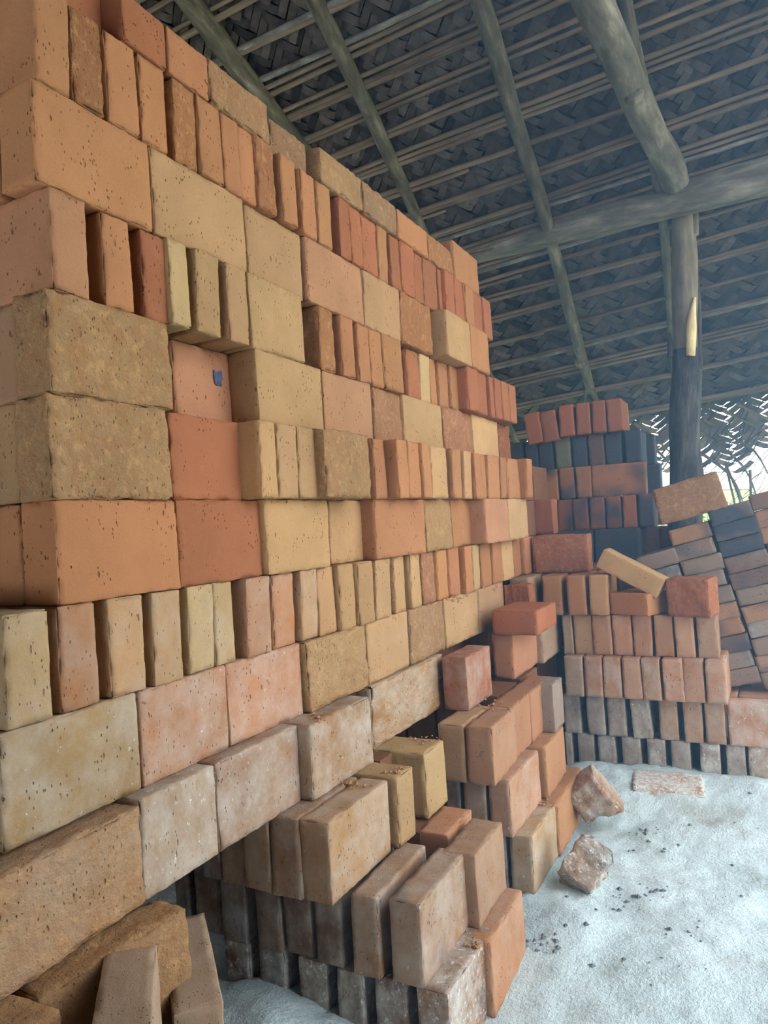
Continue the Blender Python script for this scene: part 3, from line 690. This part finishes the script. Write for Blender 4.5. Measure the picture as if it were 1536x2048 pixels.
# stick battens: bundles of stalks under every mat edge
st = random.Random(5)
for i, v in enumerate(BANDS):
    n = st.choice((2, 3, 3)) if i > 2 else 2
    for k in range(n):
        dv = (k - (n - 1) / 2) * .15 + st.uniform(-.02, .02)
        uu0, uu1 = st.choice((-20, -19, -17)), st.choice((8, 8.5, 9))
        if k == n - 1 and st.random() < .5: uu1 = st.uniform(-4, -1); uu0 = st.uniform(-15, -11)
        pale = st.random() < .22
        sl = st.uniform(-.012, .012)
        pts = [rp(uu0 + (uu1 - uu0) * t, v + dv + sl * (uu0 + (uu1 - uu0) * t) + .05 * math.sin(t * 7 + i), .30 + .02 * k + .05 * math.sin(t * 9 + k + i)) for t in (0, .2, .4, .6, .8, 1)]
        r_ = st.uniform(.055, .085) * (1.15 if pale else 1)
        s_ = tube('lichened_stick' if pale else 'palm_stalk', pts, [r_ * .8, r_, r_ * 1.1, r_, r_, r_ * .85], STALK_PALE if pale else STALK, seed=30 + i * 4 + k, seg=6, wob=.08)
        under(s_, roof_root)
# fringe of frond ribs hanging from the eave
def frond(i, pix, nleaf, label):
    ctl = [roof(px, py, .12 + .1 * i / 6) for px, py in pix]; pts = []
    for k in range(9):
        t = k / 8 * (len(ctl) - 1); a = min(int(t), len(ctl) - 2); f = t - a
        p0, p1, p2, p3 = ctl[max(0, a - 1)], ctl[a], ctl[a + 1], ctl[min(len(ctl) - 1, a + 2)]
        pts.append(.5 * ((2 * p1) + (p2 - p0) * f + (2 * p0 - 5 * p1 + 4 * p2 - p3) * f * f + (3 * p1 - p0 - 3 * p2 + p3) * f ** 3))
    root = empty('palm_frond', m(pts[0])); bpy.context.view_layer.update()
    r = random.Random(400 + i)
    under(tube('rib', pts, [.075, .075, .07, .065, .06, .055, .05, .045, .03], STALK, seed=i, seg=6, wob=.05), root)
    for k in range(nleaf):
        t = (k + .5) / nleaf * 7.9; j = int(t); q = pts[j].lerp(pts[min(8, j + 1)], t - j)
        dirv = (pts[min(8, j + 1)] - pts[j]).normalized()
        sdv = (RS * 1.0 - RB * .45 + RB * r.uniform(-.25, .25)).normalized() * (1 if k % 3 else -1)
        ln = r.uniform(1.2, 2.6) * (1 - .3 * k / nleaf); w0 = r.uniform(.03, .06)
        vs_, fs = [], []
        for s in range(6):
            f = s / 5; c_ = q + sdv * (ln * f) + Vector((0, 0, -1)) * (.12 * f * f * ln) + RB * (.15 * f * f * r.uniform(-1, 1))
            w = w0 * (1 - f * .8)
            for sg in (-1, 0, 1): vs_.append(m(c_ + dirv * (w * sg) + RN * (.03 * (1 - abs(sg)))))
        for s in range(5):
            for q2 in (0, 1): a = s * 3 + q2; fs.append((a, a + 1, a + 4, a + 3))
        under(mesh_obj('leaflet', vs_, fs, MAT_LEAF), root)
    tag(root, label, 'palm frond', 'fronds hanging from the eave')
FR = [([(1268, 845), (1305, 872), (1343, 907)], 9, 'upper dry palm frond edge just left of the trunk post'),
      ([(1300, 890), (1322, 908), (1345, 932)], 7, 'lower dry palm frond edge just left of the trunk post'),
      ([(1400, 862), (1445, 895), (1492, 940), (1515, 1000)], 16, 'dry palm frond arching from the post across the field view'),
      ([(1408, 838), (1480, 883), (1513, 907), (1540, 955)], 16, 'dry palm frond starting high at the post, second from the top'),
      ([(1400, 905), (1447, 938), (1470, 965), (1486, 1005)], 10, 'lowest dry palm frond, drooping over the tilted brown brick'),
      ([(1445, 820), (1520, 857), (1580, 900)], 14, 'third dry palm frond edge at right, crossing the frame edge'),
      ([(1475, 808), (1540, 842), (1600, 880)], 12, 'uppermost dry palm frond edge at the right frame edge')]
for i, a in enumerate(FR): frond(i, *a)
for i, (pa, pb_, pc) in enumerate((((1450, 925), (1475, 985), (1500, 1070)), ((1450, 925), (1468, 1000), (1478, 1070)), ((1500, 940), (1502, 1000), (1506, 1080)))):
    o = tube('bare_rib', [on_y(*pa, 35.5), on_y(*pb_, 35.7), on_y(*pc, 36)], [.06, .05, .03], STALK, seed=60 + i, seg=6, wob=.05)
    tag(o, ['right hand bare rib of the pair hanging over the field', 'left hand bare rib of the pair hanging over the field', 'single bare rib hanging near the right frame edge'][i], 'palm rib', 'fronds hanging from the eave')

# ------------------------------------------------------------------ outside: shrubs, fence
def shrub(c, r, n, label, seed):
    rr = random.Random(seed); vs_, fs = [], []
    root = empty('shrub', m(c)); bpy.context.view_layer.update()
    for i in range(n):
        a, b = rr.uniform(0, 6.28), math.acos(rr.uniform(-.3, 1)); k = rr.uniform(.45, 1) ** .5
        p = Vector((math.cos(a) * math.sin(b) * r[0], math.sin(a) * math.sin(b) * r[1], max(0, math.cos(b)) * r[2] + .1)) * k * (1 + .3 * noise.noise(Vector((a, b, seed)))) + Vector(c)
        d1 = Vector((rr.uniform(-1, 1), rr.uniform(-1, 1), rr.uniform(-.4, 1))).normalized(); d2 = d1.cross(Vector((rr.random(), rr.random(), 1))).normalized()
        s = rr.uniform(.25, .5); b0 = len(vs_)
        for q in (-d1 * s, d2 * s * .35, d1 * s, -d2 * s * .35): vs_.append(m(p + q))
        fs += [(b0, b0 + 1, b0 + 2), (b0, b0 + 2, b0 + 3)]
    f = mesh_obj('foliage', vs_, fs, GREEN); f['kind'] = 'stuff'; under(f, root)
    for k in range(4):
        a = k * 1.6 + seed; tip = Vector(c) + Vector((math.cos(a) * r[0] * .5, math.sin(a) * r[1] * .5, r[2] * .6))
        under(tube('stem', [Vector(c) - Vector((0, 0, .3)), tip], [.1, .04], BARK_POLE, seed=k, seg=6), root)
    tag(root, label, 'shrub', 'shrubs beyond the field')
SH = [(1325, 68, (3.5, 3, 4.6), 'rounded green shrub seen between far stack and trunk post'),
      (1440, 72, (4, 3, 4.3), 'bushy green shrub behind the tilted brown brick'),
      (1475, 92, (5, 3, 5.2), 'wide green shrub in the middle of the field gap'),
      (1528, 80, (4, 3, 4.8), 'green shrub at the right frame edge behind concrete post'),
      (1400, 105, (7, 3, 5.5), 'farthest low shrub behind the trunk post')]
for i, (px, y, r, lab) in enumerate(SH):
    x = x_at(px, y, -4); shrub((x, y, field_h(x, y)), r, 900, lab, i + 3)
fp0, fp1 = on_y(1512, 935, 44), on_y(1545, 1150, 44)
fpo = tube('fence_post', [fp1 + (fp1 - fp0) * .0, fp0], [.42, .36], CONCRETE, seed=71, seg=4, wob=.01)
tag(fpo, 'whitewashed concrete fence post leaning at the right edge', 'fence post')
fp2 = on_y(1330, 925, 52)
tag(tube('fence_post', [(fp2.x, 52, -6.7), (fp2.x, 52, fp2.z)], [.3, .26], CONCRETE, seed=72, seg=4, wob=.01), 'pale concrete fence post mostly hidden behind the far stack', 'fence post')
for i, (ya, yb) in enumerate(((945, 940), (980, 978), (1010, 1012))):
    tag(tube('fence_wire', [on_y(1300, ya - 8, 50), on_y(1420, ya, 47), on_y(1560, yb, 44)], [.03, .03, .03], WIRE, seed=80 + i, seg=5, wob=.0), ['topmost', 'middle', 'lowest'][i] + ' strand of wire fence across the field', 'wire', 'fence wires')
gr = random.Random(12); vs_, fs = [], []
for i in range(9000):
    y = 38 + 60 * gr.random() ** 1.6; px = gr.uniform(1290, 1620); x = x_at(px, y, -6); z = field_h(x, y)
    hgt = gr.uniform(.3, .8); w = gr.uniform(.03, .08); lean = Vector((gr.uniform(-.3, .3), gr.uniform(-.3, .3), 0)); b0 = len(vs_)
    for q in (Vector((-w, 0, 0)), Vector((w, 0, 0)), lean + Vector((0, 0, hgt))): vs_.append(m(Vector((x, y, z)) + q))
    fs.append((b0, b0 + 1, b0 + 2))
tag(mesh_obj('grass', vs_, fs, GRASS), 'bright green grass growing in the field', 'grass', kind='stuff')

# ------------------------------------------------------------------ thin bluish volume haze in the right part of the shed
hm = bpy.data.materials.new('blue_haze'); hm.use_nodes = True
hn = hm.node_tree; hn.nodes.remove(hn.nodes['Principled BSDF'])
hv = hn.nodes.new('ShaderNodeVolumeScatter'); hv.inputs['Color'].default_value = (0.32, 0.64, 1.0, 1); hv.inputs['Density'].default_value = 0.085
hv.inputs['Anisotropy'].default_value = 0.3
hn.links.new(hv.outputs[0], hn.nodes['Material Output'].inputs['Volume'])
hx = [m((x, y, z)) for x in (-4.6, 5.0) for y in (5.0, 37.5) for z in (-6.9, 13.0)]
tag(mesh_obj('thin_haze', hx, [(0, 1, 3, 2), (4, 6, 7, 5), (0, 4, 5, 1), (2, 3, 7, 6), (0, 2, 6, 4), (1, 5, 7, 3)], hm), 'thin bluish haze hanging in the right part of the shed', 'haze', kind='stuff')

# ------------------------------------------------------------------ rubble on the ash
def chunk(name, ctr, dims, rot, col, seed, label, ash, cat='broken brick', rough='r'):
    me = brick_mesh(seed, True)
    for v in me.vertices:                      # break one end off along an uneven plane
        lim = (.05 + .30 * noise.noise(Vector((v.co.y * 30, v.co.z * 22, seed)))) * U + .25 * v.co.z
        if v.co.x > lim: v.co.x = lim + (v.co.x - lim) * .06
        v.co += Vector((noise.noise(v.co * 40), noise.noise(v.co * 40 + Vector((5, 0, 0))), noise.noise(v.co * 40 + Vector((0, 5, 0))))) * .05 * U
    o = bpy.data.objects.new(name, me); C.objects.link(o); o.scale = dims; o.location = m(ctr); o.rotation_euler = rot
    o.color = (*srgb(*PAL[col]), 1); o['rough'] = .6; o['soot'] = .25; o['ash'] = ash
    return tag(o, label, cat, 'broken bricks on the ash')
q = on_z(1200, 1605, -6.1); chunk('broken_brick', (q.x, q.y, -6.15), (.85, 1.3, .75), (.3, .9, .5), 'N', 301, 'broken brick with hollow grey top beside second pier foot', .42)
q = on_z(1185, 1715, -6.2); chunk('broken_brick', (q.x, q.y, -6.2), (.8, 1.2, .7), (.5, -.6, 1.1), 'N', 302, 'ash covered broken brick lying by dark cinders', .62)
q = on_z(1335, 1570, -6.3); ob = brick((q.x, q.y, -6.42), (1.5, .5, 1.0), 'P', (0.03, .02, .15), 0, .8, 'half buried flat brick dusted with ash', 'broken bricks on the ash', axes='FX')
cr = random.Random(31); vs_, fs = [], []
def lump(p, s):
    b0 = len(vs_)
    for v in ((-1, 0, 0), (1, 0, 0), (0, -1, 0), (0, 1, 0), (0, 0, -.7), (0, 0, .7)):
        vs_.append(m(Vector(p) + Vector([c * s * cr.uniform(.6, 1.3) for c in v])))
    for f in ((0, 2, 5), (2, 1, 5), (1, 3, 5), (3, 0, 5), (2, 0, 4), (1, 2, 4), (3, 1, 4), (0, 3, 4)): fs.append(tuple(b0 + k for k in f))
for (px, py, sx, n) in ((1150, 1735, 50, 70), (1270, 1785, 60, 30), (1100, 1900, 50, 22), (1290, 1660, 40, 16), (1390, 1860, 40, 6), (1300, 1880, 240, 30), (560, 1960, 90, 25), (1300, 1650, 200, 16)):
    for _ in range(n):
        x_, y_ = cr.gauss(px, sx * .5), cr.gauss(py, sx * .25)
        q = on_z(x_, y_, -6.5)
        if q.x > -7 and 5 < q.y < 18: lump((q.x, q.y, height_ash(q.x, q.y) + .01), cr.choice((.012, .018, .025, .035, .05)))
tag(mesh_obj('cinder_crumbs', vs_, fs, CHAR), 'dark charcoal crumbs scattered over the white ash', 'charcoal', kind='stuff')
vs_, fs = [], []
for _ in range(200):                            # crumbs of clay lying on the ledges
    px, py, z = cr.choice(((850, 1480, J(-4)), (700, 1570, J(-4)), (800, 1545, J(-4)), (990, 1415, J(-4)), (640, 1440, J(-3)), (980, 1180, J(-2)), (910, 1200, J(-2)), (1060, 1480, J(-5)), (1090, 1610, J(-6)), (950, 1890, J(-6))))
    q = on_z(cr.gauss(px, 13), cr.gauss(py, 5), z); lump((q.x, q.y, z + .02), cr.choice((.015, .02, .025, .04)))
o = mesh_obj('clay_crumbs', vs_, fs, BRICK); o.color = (*srgb(186, 144, 108), 1); o['rough'] = .3; o['soot'] = 0.0; o['ash'] = 0.0
tag(o, 'loose clay crumbs lying on the brick ledges', 'crumbs', kind='stuff')
print('bricks', len(ALLB))
